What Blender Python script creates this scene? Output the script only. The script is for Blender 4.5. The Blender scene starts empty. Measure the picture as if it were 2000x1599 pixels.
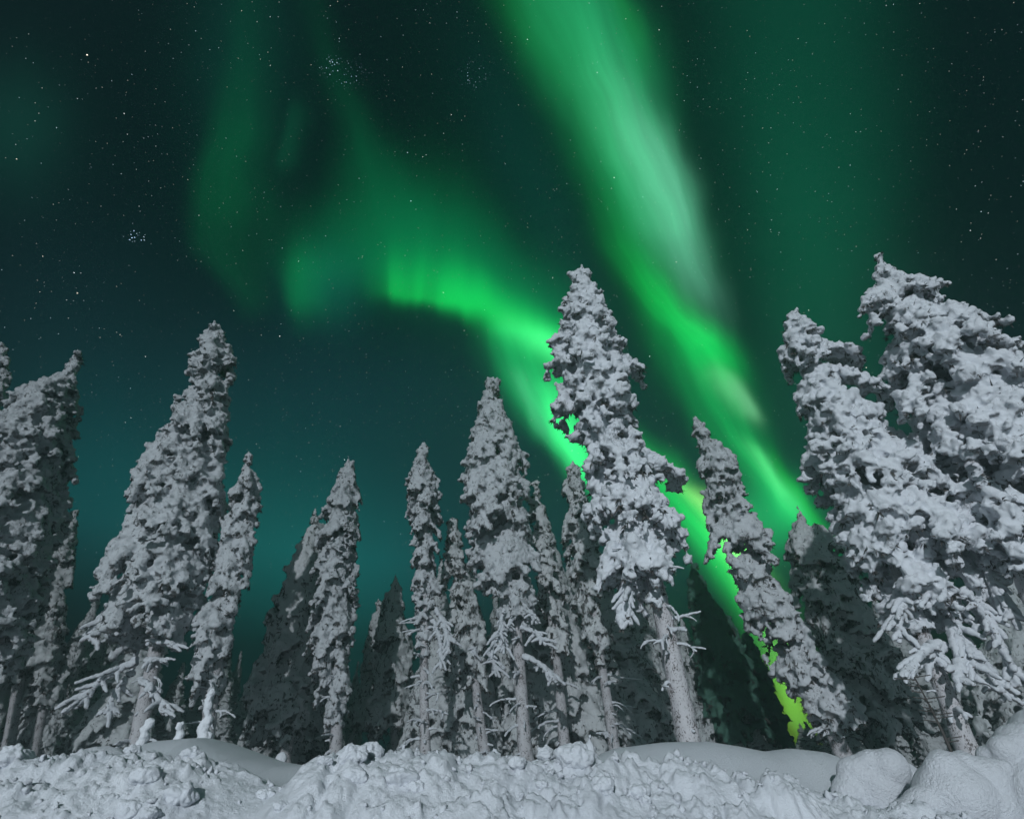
import bpy, math, random
import numpy as np

# ------------------------------------------------------------------ camera, sky, sun, exposure
C = bpy.context.scene
COL = C.collection
FPX, CX, CY = 1107.0, 1000.0, 799.5          # focal length and centre, in photograph pixels
PITCH = math.radians(32.3)
EYE = np.array([0.0, 0.0, 1.30])
RT = np.array([1.0, 0.0, 0.0])
FW = np.array([0.0, math.cos(PITCH), math.sin(PITCH)])
UP = np.array([0.0, -math.sin(PITCH), math.cos(PITCH)])

cam = bpy.data.cameras.new('camera')
cam.sensor_width = 36.0
cam.lens = FPX / 2000.0 * 36.0
cam.clip_start = 0.05
cam.clip_end = 2000.0
cam_o = bpy.data.objects.new('camera', cam)
COL.objects.link(cam_o)
cam_o.location = EYE
cam_o.rotation_euler = (math.radians(90) + PITCH, 0, 0)
C.camera = cam_o

C.view_settings.view_transform = 'Standard'
C.view_settings.look = 'None'
C.view_settings.gamma = 1.0
C.view_settings.exposure = 0.0
C.cycles.use_denoising = True
C.cycles.max_bounces = 5
C.cycles.diffuse_bounces = 3
C.cycles.volume_bounces = 1
C.cycles.use_adaptive_sampling = True
C.cycles.adaptive_threshold = 0.02

SUN_EL, SUN_AZ = math.radians(18.0), math.radians(-11.0)     # behind the camera, a little to its left
sun = bpy.data.lights.new('moon_light', 'SUN')
sun.energy = 4.5
sun.angle = math.radians(0.8)
sun.color = (0.88, 0.94, 1.0)
sun_o = bpy.data.objects.new('moon_light', sun)
COL.objects.link(sun_o)
sdir = np.array([math.sin(SUN_AZ) * math.cos(SUN_EL), -math.cos(SUN_AZ) * math.cos(SUN_EL), math.sin(SUN_EL)])
import mathutils
sun_o.rotation_euler = mathutils.Vector(sdir).to_track_quat('Z', 'Y').to_euler()
sun_o.location = (0, -5, 12)

HAZE_DENSITY = 0.034
HAZE_TOP = 17.5


class G:
    """A few shorthands for building node trees out of maths."""
    def __init__(self, tree):
        self.t = tree
    def n(self, kind):
        return self.t.nodes.new(kind)
    def put(self, sock, v):
        if isinstance(v, bpy.types.NodeSocket):
            self.t.links.new(v, sock)
        else:
            sock.default_value = v
    def m(self, op, a, b=None, c=None, clamp=False):
        nd = self.n('ShaderNodeMath')
        nd.operation = op
        nd.use_clamp = clamp
        for i, v in enumerate((a, b, c)):
            if v is not None:
                self.put(nd.inputs[i], v)
        return nd.outputs[0]
    def add(self, a, b): return self.m('ADD', a, b)
    def sub(self, a, b): return self.m('SUBTRACT', a, b)
    def mul(self, a, b): return self.m('MULTIPLY', a, b)
    def div(self, a, b): return self.m('DIVIDE', a, b)
    def dot(self, v, w):
        nd = self.n('ShaderNodeVectorMath')
        nd.operation = 'DOT_PRODUCT'
        self.put(nd.inputs[0], v)
        nd.inputs[1].default_value = tuple(w)
        return nd.outputs['Value']
    def curve(self, x, pts, xr, yr):
        """A smooth curve through pts (x, y); xr, yr are the ranges of x and of y."""
        nd = self.n('ShaderNodeFloatCurve')
        cu = nd.mapping.curves[0]
        P = [((a - xr[0]) / (xr[1] - xr[0]), (b - yr[0]) / (yr[1] - yr[0])) for a, b in pts]
        while len(cu.points) < len(P):
            cu.points.new(0.5, 0.5)
        for p, q in zip(cu.points, P):
            p.location = q
            p.handle_type = 'AUTO_CLAMPED'
        nd.mapping.update()
        self.put(nd.inputs['Factor'], 1.0)
        self.put(nd.inputs['Value'], self.m('MULTIPLY_ADD', x, 1.0 / (xr[1] - xr[0]), -xr[0] / (xr[1] - xr[0]), clamp=True))
        return self.m('MULTIPLY_ADD', nd.outputs[0], yr[1] - yr[0], yr[0])
    def noise(self, vec, scale, detail=3.0, rough=0.5, dist=0.0):
        nd = self.n('ShaderNodeTexNoise')
        self.put(nd.inputs['Vector'], vec)
        nd.inputs['Scale'].default_value = scale
        nd.inputs['Detail'].default_value = detail
        nd.inputs['Roughness'].default_value = rough
        nd.inputs['Distortion'].default_value = dist
        return nd.outputs['Fac']
    def xyz(self, a, b, c):
        nd = self.n('ShaderNodeCombineXYZ')
        for i, v in enumerate((a, b, c)):
            self.put(nd.inputs[i], v)
        return nd.outputs[0]
    def tint(self, fac, col):
        nd = self.n('ShaderNodeVectorMath')
        nd.operation = 'SCALE'
        nd.inputs[0].default_value = col
        self.put(nd.inputs['Scale'], fac)
        return nd.outputs[0]
    def vadd(self, a, b):
        nd = self.n('ShaderNodeVectorMath')
        nd.operation = 'ADD'
        self.put(nd.inputs[0], a)
        self.put(nd.inputs[1], b)
        return nd.outputs[0]


def lin(r, g, b):
    f = lambda c: c / 12.92 if c <= 0.04045 else ((c + 0.055) / 1.055) ** 2.4
    return (f(r / 255), f(g / 255), f(b / 255))


def build_sky():
    w = bpy.data.worlds.new('World')
    C.world = w
    w.use_nodes = True
    t = w.node_tree
    t.nodes.clear()
    g = G(t)
    tc = g.n('ShaderNodeTexCoord')
    d = tc.outputs['Generated']
    # aurora chart: the part of the sky to the north, projected on its tangent plane (fixed in the world)
    fz = g.m('MAXIMUM', g.dot(d, FW), 0.12)
    X = g.m('MULTIPLY_ADD', g.div(g.dot(d, RT), fz), FPX, CX)
    Y = g.m('MULTIPLY_ADD', g.div(g.dot(d, UP), fz), -FPX, CY)
    # slow irregular wander of the curtains, and fine rays across them
    wv = g.xyz(g.mul(X, .0016), g.mul(Y, .0011), 3.3)
    X = g.add(X, g.add(g.m('MULTIPLY_ADD', g.noise(wv, 3.2, 2.0, .5), 64.0, -32.0), g.m('MULTIPLY_ADD', g.noise(g.xyz(g.mul(X, .012), g.mul(Y, .0022), 1.7), 1.0, 2.0, .5), 26.0, -13.0)))
    Y = g.add(Y, g.m('MULTIPLY_ADD', g.noise(g.xyz(g.mul(X, .011), g.mul(Y, .0015), 7.7), 1.0, 2.0, .55), 44.0, -22.0))
    front = g.m('SMOOTH_MIN', g.m('MULTIPLY_ADD', g.dot(d, FW), 4.0, -1.2, clamp=True), 1.0, 0.0)

    def strip(c, wl, wr, I, p=2.0, along_x=False, streak=0.0, sc=1.0, seed=0.0):
        a, b = (X, Y) if along_x else (Y, X)
        ar = (0.0, 2000.0) if along_x else (-100.0, 1600.0)
        cc = g.curve(a, c, ar, (-100.0, 2000.0))
        l = g.curve(a, wl, ar, (0.0, 700.0))
        r = g.curve(a, wr, ar, (0.0, 700.0))
        i = g.curve(a, I, ar, (0.0, 1.5))
        dd = g.sub(b, cc)
        neg = g.m('LESS_THAN', dd, 0.0)
        wd = g.add(g.mul(neg, l), g.mul(g.sub(1.0, neg), r))
        q = g.div(g.m('ABSOLUTE', dd), g.m('MAXIMUM', wd, 2.0))
        v = g.m('EXPONENT', g.mul(g.m('POWER', q, p), -1.0))
        v = g.mul(v, i)
        if streak:
            s = g.noise(g.xyz(g.mul(g.div(dd, g.m('MAXIMUM', wd, 2.0)), 1.6 * sc), g.mul(a, 0.0022), seed), 1.0, 2.0, 0.5)
            v = g.mul(v, g.m('MULTIPLY_ADD', s, 2 * streak, 1.0 - streak))
        return v

    def glow(cx, cy, sx, sy, rot=0.0, p=1.0):
        dx, dy = g.sub(X, cx), g.sub(Y, cy)
        c, s = math.cos(math.radians(rot)), math.sin(math.radians(rot))
        u = g.div(g.m('MULTIPLY_ADD', dx, c, g.mul(dy, s)), sx)
        v = g.div(g.m('MULTIPLY_ADD', dy, c, g.mul(dx, -s)), sy)
        q = g.add(g.mul(u, u), g.mul(v, v))
        if p != 1.0:
            q = g.m('POWER', q, p)
        return g.m('EXPONENT', g.mul(q, -1.0))

    L = []                                   # (intensity, linear colour)
    # --- the wide bright band that falls from the zenith to the right
    L.append((strip([(-100, 1070), (0, 1120), (100, 1165), (200, 1212), (300, 1252), (400, 1292), (480, 1330), (560, 1370), (640, 1400), (1600, 1500)],
                    [(-100, 90), (0, 94), (100, 94), (200, 92), (300, 84), (400, 76), (500, 75), (600, 60), (1600, 40)],
                    [(-100, 90), (0, 100), (100, 92), (200, 74), (300, 58), (400, 52), (500, 46), (600, 32), (1600, 30)],
                    [(-100, .50), (0, .62), (100, .72), (200, .74), (300, .76), (400, .7), (480, .45), (560, .22), (640, .04), (700, 0), (1600, 0)],
                    p=2.2, streak=.32, sc=1.8, seed=1.0), lin(38, 176, 108)))
    L.append((strip([(-100, 1080), (0, 1130), (200, 1232), (300, 1276), (400, 1312), (500, 1352), (600, 1390), (1600, 1500)],
                    [(-100, 60), (200, 70), (300, 62), (400, 50), (600, 50), (1600, 40)], [(-100, 60), (200, 44), (400, 36), (600, 30), (1600, 30)],
                    [(-100, 0), (60, .03), (180, .20), (300, .46), (400, .52), (480, .42), (560, .26), (650, .06), (720, 0), (1600, 0)], streak=.3, sc=1.6, seed=3.0), lin(118, 176, 158)))
    # its saturated green rim and the narrow lower ribbon
    L.append((strip([(-100, 960), (0, 1010), (100, 1075), (200, 1135), (300, 1178), (400, 1212), (500, 1252), (600, 1322), (650, 1366), (700, 1408), (760, 1440), (1600, 1500)],
                    [(-100, 60), (300, 60), (400, 55), (500, 52), (600, 50), (700, 60), (800, 60), (1600, 40)],
                    [(-100, 90), (300, 70), (400, 55), (500, 45), (600, 38), (680, 34), (760, 26), (1600, 20)],
                    [(-100, .10), (100, .18), (300, .18), (400, .24), (500, .5), (560, .85), (620, 1.0), (680, .85), (740, .25), (800, 0), (1600, 0)], p=2.2, streak=.28, sc=1.6, seed=5.0), lin(8, 168, 62)))
    L.append((strip([(-100, 1100), (0, 1215), (100, 1250), (200, 1270), (1600, 1500)], [(-100, 30), (1600, 30)], [(-100, 26), (1600, 26)],
                    [(-100, .3), (0, .34), (120, .16), (220, 0), (1600, 0)]), lin(12, 120, 30)))
    # middle and lower parts of the right ribbon
    L.append((strip([(-100, 1200), (560, 1255), (640, 1330), (720, 1372), (800, 1408), (880, 1452), (950, 1515), (1000, 1560), (1050, 1600), (1600, 1900)],
                    [(-100, 60), (700, 62), (800, 60), (900, 50), (1000, 42), (1600, 40)],
                    [(-100, 40), (600, 52), (700, 64), (800, 62), (880, 54), (950, 38), (1030, 22), (1600, 20)],
                    [(-100, 0), (520, 0), (640, .42), (740, .78), (820, .74), (900, .78), (980, .8), (1040, .6), (1100, .2), (1160, 0), (1600, 0)], p=2.0, streak=.36, sc=1.7, seed=7.0), lin(10, 160, 72)))
    L.append((strip([(-100, 1300), (680, 1380), (760, 1438), (820, 1478), (1600, 1700)], [(-100, 30), (700, 40), (820, 34), (1600, 30)], [(-100, 18), (1600, 18)],
                    [(-100, 0), (680, 0), (740, .32), (790, .48), (820, .25), (860, 0), (1600, 0)]), lin(130, 205, 150)))
    L.append((strip([(-100, 1300), (840, 1450), (900, 1492), (960, 1536), (1000, 1566), (1600, 1900)], [(-100, 24), (1600, 24)], [(-100, 22), (1600, 18)],
                    [(-100, 0), (830, 0), (880, .34), (920, .55), (970, .35), (1020, .1), (1060, 0), (1600, 0)]), lin(96, 222, 130)))
    L.append((strip([(-100, 1300), (840, 1500), (920, 1538), (1000, 1590), (1600, 1950)], [(-100, 20), (1600, 14)], [(-100, 16), (1600, 12)],
                    [(-100, 0), (830, 0), (900, .35), (990, .55), (1040, .4), (1080, 0), (1600, 0)]), lin(6, 150, 16)))
    L.append((glow(1500, 1010, 85, 70, 0), tuple(.8 * c for c in lin(20, 160, 84))))
    # --- the left arc
    ax = dict(along_x=True)
    L.append((strip([(0, 560), (740, 560), (800, 575), (850, 580), (900, 588), (950, 604), (1000, 624), (1050, 646), (1100, 672), (1200, 720), (2000, 900)],
                    [(0, 40), (740, 60), (800, 62), (850, 66), (900, 62), (960, 50), (1050, 40), (1100, 36), (2000, 36)],
                    [(0, 18), (760, 18), (850, 16), (900, 22), (960, 36), (1050, 42), (1100, 50), (2000, 50)],
                    [(0, 0), (680, 0), (720, .06), (752, .28), (775, .6), (800, .58), (826, .72), (842, .6), (870, .8), (920, 1.0), (1000, .86), (1060, .95), (1110, .9), (1180, .3), (1240, 0), (2000, 0)], p=1.9, **ax),
              lin(14, 190, 74)))
    L.append((strip([(0, 560), (900, 600), (1000, 640), (1050, 658), (1100, 682), (2000, 900)], [(0, 30), (2000, 26)], [(0, 24), (2000, 30)],
                    [(0, 0), (930, 0), (1000, .16), (1060, .42), (1110, .55), (1180, .1), (1230, 0), (2000, 0)], **ax), lin(96, 215, 140)))
    L.append((strip([(0, 500), (560, 500), (700, 500), (850, 505), (950, 545), (1050, 605), (1150, 660), (2000, 900)],
                    [(0, 90), (560, 100), (700, 130), (850, 140), (950, 120), (1050, 90), (2000, 90)],
                    [(0, 60), (700, 70), (850, 80), (1000, 60), (2000, 50)],
                    [(0, 0), (480, 0), (560, .06), (620, .14), (700, .34), (850, .66), (950, .75), (1050, .7), (1110, .5), (1180, .1), (1230, 0), (2000, 0)], **ax), lin(0, 112, 62)))
    # curtain that turns down behind the middle tree
    L.append((strip([(-100, 950), (600, 985), (680, 1015), (760, 1050), (840, 1092), (900, 1132), (1000, 1200), (1600, 1500)],
                    [(-100, 40), (620, 40), (680, 52), (760, 50), (840, 44), (890, 30), (1600, 20)],
                    [(-100, 60), (620, 80), (700, 80), (800, 70), (900, 60), (1600, 50)],
                    [(-100, 0), (590, 0), (650, .55), (740, .8), (850, .9), (920, .8), (980, .5), (1040, 0), (1600, 0)], p=2.1, streak=.36, sc=1.7, seed=9.0), lin(24, 178, 92)))
    L.append((strip([(-100, 950), (640, 1040), (740, 1072), (840, 1100), (890, 1125), (1600, 1500)],
                    [(-100, 30), (1600, 20)], [(-100, 50), (1600, 40)],
                    [(-100, 0), (680, 0), (760, .4), (850, .7), (920, .6), (960, .1), (1000, 0), (1600, 0)], streak=.3, sc=1.5, seed=11.0), lin(70, 245, 130)))
    L.append((strip([(-100, 950), (700, 1010), (800, 1045), (860, 1068), (1600, 1400)], [(-100, 14), (1600, 14)], [(-100, 22), (1600, 20)],
                    [(-100, 0), (690, 0), (760, .3), (820, .3), (880, 0), (1600, 0)]), lin(90, 170, 130)))
    # its tail, brighter towards the trees on the right
    L.append((strip([(-100, 1000), (820, 1180), (900, 1262), (960, 1310), (1000, 1345), (1060, 1392), (1100, 1415), (1160, 1446), (1220, 1478), (1300, 1514), (1390, 1552), (1450, 1578), (1600, 1620)],
                    [(-100, 30), (900, 60), (960, 55), (1040, 46), (1100, 42), (1200, 34), (1300, 26), (1400, 20), (1600, 14)],
                    [(-100, 40), (900, 52), (1000, 44), (1100, 60), (1200, 60), (1300, 46), (1380, 26), (1600, 14)],
                    [(-100, 0), (780, 0), (860, .3), (940, .62), (1000, .8), (1100, 1.0), (1200, 1.1), (1300, 1.2), (1400, 1.0), (1440, .3), (1500, .05), (1600, 0)], p=2.2, streak=.34, sc=1.6, seed=13.0), lin(26, 212, 86)))
    L.append((strip([(-100, 1000), (900, 1280), (1000, 1388), (1100, 1440), (1200, 1486), (1300, 1524), (1600, 1620)], [(-100, 30), (1000, 24), (1600, 24)], [(-100, 40), (1600, 40)],
                    [(-100, 0), (900, 0), (960, .35), (1000, .6), (1100, .7), (1200, .8), (1300, .7), (1400, .5), (1500, 0), (1600, 0)]), lin(170, 255, 130)))
    L.append((glow(1550, 1370, 40, 90, -20), tuple(1.2 * c for c in lin(190, 250, 20))))
    # --- faint curtains on the left
    L.append((strip([(-100, 490), (100, 478), (250, 450), (350, 425), (450, 420), (600, 500), (1600, 520)],
                    [(-100, 30), (200, 36), (300, 34), (420, 34), (600, 34), (1600, 40)], [(-100, 40), (200, 60), (300, 75), (450, 110), (600, 40), (1600, 40)],
                    [(-100, .10), (50, .2), (200, .5), (300, .75), (380, .75), (460, .55), (560, .45), (610, .2), (660, 0), (1600, 0)], p=2.2, streak=.35, sc=1.5, seed=15.0), lin(0, 66, 32)))
    L.append((strip([(-100, 600), (150, 580), (230, 566), (330, 546), (1600, 520)], [(-100, 14), (1600, 14)], [(-100, 26), (1600, 30)],
                    [(-100, 0), (140, 0), (220, .5), (280, .6), (330, .25), (380, 0), (1600, 0)]), lin(3, 56, 33)))
    L.append((strip([(-100, 590), (100, 640), (200, 680), (300, 715), (400, 740), (500, 770), (1600, 900)],
                    [(-100, 30), (200, 40), (350, 70), (500, 150), (1600, 150)], [(-100, 30), (200, 40), (350, 70), (450, 110), (1600, 100)],
                    [(-100, .1), (60, .22), (200, .45), (340, .85), (450, 1.0), (540, .6), (640, 0), (1600, 0)], p=2.0, streak=.3, seed=17.0), lin(0, 64, 34)))
    L.append((strip([(-100, 560), (420, 584), (560, 586), (640, 594), (1600, 600)], [(-100, 20), (500, 22), (600, 20), (1600, 20)], [(-100, 60), (520, 60), (600, 55), (1600, 50)],
                    [(-100, 0), (400, 0), (500, .45), (570, .9), (605, .65), (650, .1), (690, 0), (1600, 0)], streak=.2, seed=19.0), lin(0, 92, 40)))
    L.append((glow(640, 560, 70, 80), lin(3, 52, 46)))
    # --- diffuse light
    L.append((glow(1570, 120, 190, 560, -5, 1.3), lin(2, 54, 36)))
    L.append((glow(1600, 560, 130, 300, -8, 1.2), lin(2, 48, 30)))
    L.append((glow(1060, 380, 90, 330, -22), lin(1, 34, 28)))
    L.append((glow(20, 250, 110, 130), lin(5, 40, 31)))
    L.append((glow(470, 80, 110, 260), lin(1, 34, 26)))
    L.append((glow(520, 1130, 240, 230), lin(2, 68, 62)))
    L.append((glow(730, 1220, 150, 200), lin(2, 60, 58)))
    L.append((glow(160, 960, 230, 200), lin(2, 50, 50)))
    L.append((glow(1000, 1100, 900, 330), lin(10, 34, 40)))
    L.append((glow(700, 760, 420, 140), lin(6, 24, 30)))
    L.append((glow(100, 620, 300, 200), lin(5, 18, 22)))
    tot = g.tint(1.0, lin(0, 16, 20))
    for v, c in L:
        tot = g.vadd(tot, g.tint(v, c))
    # --- stars: small round points of uneven brightness and colour
    cellmask = g.noise(d, 5.0, 3.0, 0.6)

    def stars(scale, size, power, gain, thresh, mask=None, blue=False):
        vo = g.n('ShaderNodeTexVoronoi')
        vo.feature = 'F1'
        g.put(vo.inputs['Vector'], d)
        vo.inputs['Scale'].default_value = scale
        rgb = g.n('ShaderNodeSeparateColor')
        g.put(rgb.inputs[0], vo.outputs['Color'])
        br = g.m('MULTIPLY_ADD', rgb.outputs[0], 1.0 / (1.0 - thresh), -thresh / (1.0 - thresh), clamp=True)
        br = g.m('POWER', br, power)
        pt = g.m('MULTIPLY_ADD', vo.outputs['Distance'], -1.0 / size, 1.0, clamp=True)
        v = g.mul(g.mul(pt, br), gain)
        if mask is not None:
            v = g.mul(v, mask)
        mx = g.n('ShaderNodeMix')
        mx.data_type = 'RGBA'
        g.put(mx.inputs['Factor'], rgb.outputs[1])
        mx.inputs['A'].default_value = (.62, .84, 1.0, 1)
        mx.inputs['B'].default_value = (.45, .66, 1.0, 1) if blue else (1.0, .9, .74, 1)
        sc = g.n('ShaderNodeVectorMath')
        sc.operation = 'SCALE'
        g.put(sc.inputs[0], mx.outputs['Result'])
        g.put(sc.inputs['Scale'], v)
        return sc.outputs[0]
    tot = g.vadd(tot, stars(190.0, .13, 3.0, 1.3, .15, g.m('MULTIPLY_ADD', cellmask, 1.6, -0.15, clamp=True)))
    tot = g.vadd(tot, stars(85.0, .060, 4.0, 3.4, .45))
    tot = g.vadd(tot, stars(30.0, .027, 2.5, 6.5, .60))
    cluster = g.add(glow(258, 462, 20, 14, 20, 2.0), g.add(g.mul(glow(668, 135, 42, 22, 10, 2.0), .5), g.mul(glow(928, 150, 26, 26, 10, 2.0), .3)))
    tot = g.vadd(tot, stars(330.0, .30, 1.2, 4.0, .40, cluster, True))
    # --- the sky is brightened towards the horizon to offset the haze's dimming
    dz = g.n('ShaderNodeSeparateXYZ')
    g.put(dz.inputs[0], d)
    path = g.m('MINIMUM', g.div(HAZE_TOP - 1.3, g.m('MAXIMUM', dz.outputs[2], 0.05)), 55.0)
    gain = g.m('EXPONENT', g.mul(path, HAZE_DENSITY))
    fg = g.mul(front, gain)
    sc = g.n('ShaderNodeVectorMath')
    sc.operation = 'SCALE'
    g.put(sc.inputs[0], tot)
    g.put(sc.inputs['Scale'], fg)
    rest = g.tint(g.sub(1.0, front), lin(76, 98, 101))  # grey sky behind the camera, raised to fill the shaded trees
    tot = g.vadd(sc.outputs[0], rest)
    bg = g.n('ShaderNodeBackground')
    g.put(bg.inputs['Color'], tot)
    bg.inputs['Strength'].default_value = 1.0
    sky = g.n('ShaderNodeTexSky')
    sky.sky_type = 'NISHITA'
    sky.sun_disc = False
    sky.sun_elevation = SUN_EL
    sky.sun_rotation = math.pi + SUN_AZ
    bg2 = g.n('ShaderNodeBackground')
    g.put(bg2.inputs['Color'], sky.outputs[0])
    bg2.inputs['Strength'].default_value = 0.0003          # moonlit sky
    ad = g.n('ShaderNodeAddShader')
    t.links.new(bg.outputs[0], ad.inputs[0])
    t.links.new(bg2.outputs[0], ad.inputs[1])
    out = g.n('ShaderNodeOutputWorld')
    t.links.new(ad.outputs[0], out.inputs['Surface'])


build_sky()

# ------------------------------------------------------------------ helpers
RNG = np.random.default_rng(7)


def pix(px, py):
    """Direction in which the photograph shows the pixel."""
    return FW + RT * ((px - CX) / FPX) + UP * ((CY - py) / FPX)


def at_y(px, py, y):
    """Where that direction meets the upright plane y metres in front of the camera."""
    d = pix(px, py)
    return EYE + d * (y / d[1])


def project(P):
    q = np.asarray(P) - EYE
    z = q @ FW
    return CX + FPX * (q @ RT) / z, CY - FPX * (q @ UP) / z, z


def _hash(ix, iy, iz, seed):
    h = (ix * 374761393 + iy * 668265263 + iz * 2147483647 + seed * 974711) & 0xFFFFFFFF
    h = ((h ^ (h >> 13)) * 1274126177) & 0xFFFFFFFF
    h = ((h ^ (h >> 16)) * 2246822519) & 0xFFFFFFFF
    return (h ^ (h >> 15)) & 0xFFFFFFFF


def perlin(p, seed=0):
    """Gradient noise, p is (n, 3); about -0.7 .. 0.7."""
    pi = np.floor(p).astype(np.int64)
    f = p - pi
    u = f * f * f * (f * (f * 6 - 15) + 10)
    out = np.zeros(len(p))
    for dx in (0, 1):
        wx = u[:, 0] if dx else 1 - u[:, 0]
        for dy in (0, 1):
            wy = u[:, 1] if dy else 1 - u[:, 1]
            for dz in (0, 1):
                wz = u[:, 2] if dz else 1 - u[:, 2]
                h = _hash(pi[:, 0] + dx, pi[:, 1] + dy, pi[:, 2] + dz, seed)
                gx = ((h & 1023) / 511.5 - 1)
                gy = (((h >> 10) & 1023) / 511.5 - 1)
                gz = (((h >> 20) & 1023) / 511.5 - 1)
                out += wx * wy * wz * (gx * (f[:, 0] - dx) + gy * (f[:, 1] - dy) + gz * (f[:, 2] - dz))
    return out


def cells(x, y, size, seed):
    """Rounded lumps: distance to the nearest jittered cell point (0 at a point, about 1 between) and a random number of that cell."""
    px, py = x / size, y / size
    ix, iy = np.floor(px).astype(np.int64), np.floor(py).astype(np.int64)
    best = np.full(x.shape, 9.0)
    sec = np.full(x.shape, 9.0)
    rnd = np.zeros(x.shape)
    for dx in (-1, 0, 1):
        for dy in (-1, 0, 1):
            h = _hash(ix + dx, iy + dy, 0 * ix, seed)
            cx = ix + dx + (h & 1023) / 1023.0
            cy = iy + dy + ((h >> 10) & 1023) / 1023.0
            dd = np.hypot(px - cx, py - cy)
            m = dd < best
            sec = np.where(m, best, np.minimum(sec, dd))
            best = np.where(m, dd, best)
            rnd = np.where(m, ((h >> 20) & 1023) / 1023.0, rnd)
    e = np.clip((sec - best) / .30, 0, 1)
    return best, rnd * (.25 + .75 * e * e * (3 - 2 * e))


def mesh_from(name, V, F):
    me = bpy.data.meshes.new(name)
    V = np.asarray(V, dtype=np.float32)
    F = np.asarray(F, dtype=np.int32)
    k = F.shape[1]
    me.vertices.add(len(V))
    me.vertices.foreach_set('co', V.ravel())
    me.loops.add(F.size)
    me.loops.foreach_set('vertex_index', F.ravel())
    me.polygons.add(len(F))
    me.polygons.foreach_set('loop_start', np.arange(0, F.size, k, dtype=np.int32))
    me.update(calc_edges=True)
    me.validate()
    return me


def link(name, me, mat, parent=None, smooth=True):
    o = bpy.data.objects.new(name, me)
    COL.objects.link(o)
    if mat is not None:
        me.materials.clear()
        me.materials.append(mat)
    if smooth:
        me.polygons.foreach_set('use_smooth', np.ones(len(me.polygons), dtype=bool))
    if parent is not None:
        o.parent = parent
    return o


def tag(o, label=None, cat=None, group=None, kind=None):
    if label: o['label'] = label
    if cat: o['category'] = cat
    if group: o['group'] = group
    if kind: o['kind'] = kind
    return o


def empty(name, loc):
    o = bpy.data.objects.new(name, None)
    COL.objects.link(o)
    o.location = tuple(loc)
    o.empty_display_size = 0.3
    return o


def ico(sub):
    import bmesh
    bm = bmesh.new()
    bmesh.ops.create_icosphere(bm, subdivisions=sub, radius=1.0)
    V = np.array([v.co[:] for v in bm.verts])
    F = np.array([[v.index for v in f.verts] for f in bm.faces])
    bm.free()
    return V, F


ICO1, ICO2, ICO4 = ico(1), ico(2), ico(5)


def blob_mesh(Cn, R, squash=0.88):
    V0, F0 = ICO2 if len(Cn) < 2500 else ICO1
    k = len(V0)
    S = np.stack([R, R, R * squash], axis=1)
    if len(Cn) > 9000:
        S = S * 1.04
    V = (V0[None] * S[:, None, :] + Cn[:, None, :]).reshape(-1, 3)
    F = (F0[None] + (np.arange(len(Cn)) * k)[:, None, None]).reshape(-1, 3)
    return V, F


def remeshed(name, V, F, voxel):
    me = mesh_from(name + '_raw', V, F)
    o = bpy.data.objects.new(name + '_raw', me)
    COL.objects.link(o)
    md = o.modifiers.new('r', 'REMESH')
    md.mode = 'VOXEL'
    md.voxel_size = voxel
    if voxel > .02:
        sm = o.modifiers.new('s', 'SMOOTH')
        sm.factor = .5
        sm.iterations = 2
    dg = bpy.context.evaluated_depsgraph_get()
    out = bpy.data.meshes.new_from_object(o.evaluated_get(dg))
    bpy.data.objects.remove(o)
    bpy.data.meshes.remove(me)
    out.name = name
    return out


def lumpy(me, amps, seed):
    """Push the surface in and out along its normals: rounded lumps with creases between them."""
    n = len(me.vertices)
    co = np.empty(n * 3, dtype=np.float32)
    me.vertices.foreach_get('co', co)
    co = co.reshape(-1, 3).astype(np.float64)
    no = np.empty(n * 3, dtype=np.float32)
    me.vertices.foreach_get('normal', no)
    no = no.reshape(-1, 3)
    dsp = np.zeros(n)
    for i, (size, amp, billow) in enumerate(amps):
        v = perlin(co / size, seed + i * 17)
        dsp += amp * ((np.abs(v) * 2.2 - 0.5) if billow else v)
    me.vertices.foreach_set('co', (co + no * dsp[:, None]).astype(np.float32).ravel())
    me.update()


def tube(path, rad, ns=9, bump=0.0, seed=0, round_end=True):
    path = np.asarray(path, dtype=float)
    rad = np.asarray(rad, dtype=float)
    if round_end:
        d = path[-1] - path[-2]
        d /= np.linalg.norm(d) + 1e-9
        r = rad[-1]
        path = np.vstack([path, path[-1] + d * r * .6, path[-1] + d * r * .95])
        rad = np.concatenate([rad, [r * .8, r * .25]])
    n = len(path)
    tg = np.gradient(path, axis=0)
    tg /= np.linalg.norm(tg, axis=1)[:, None] + 1e-9
    ref = np.where(np.abs(tg[:, 2:3]) > .9, np.array([[1.0, 0, 0]]), np.array([[0, 0, 1.0]]))
    a = np.cross(tg, ref)
    a /= np.linalg.norm(a, axis=1)[:, None] + 1e-9
    b = np.cross(tg, a)
    ang = np.linspace(0, 2 * math.pi, ns, endpoint=False)
    ring = a[:, None] * np.cos(ang)[None, :, None] + b[:, None] * np.sin(ang)[None, :, None]
    V = (path[:, None] + ring * rad[:, None, None])
    if bump:
        q = V.reshape(-1, 3)
        nz = perlin(q / .09, seed) + .6 * perlin(q / .035, seed + 3)
        V = (path[:, None] + ring * (rad[:, None] * (1 + bump * nz.reshape(n, ns)))[:, :, None])
    V = V.reshape(-1, 3)
    i, j = np.meshgrid(np.arange(n - 1), np.arange(ns), indexing='ij')
    F = np.stack([i * ns + j, i * ns + (j + 1) % ns, (i + 1) * ns + (j + 1) % ns, (i + 1) * ns + j], axis=-1).reshape(-1, 4)
    return V, F


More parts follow.
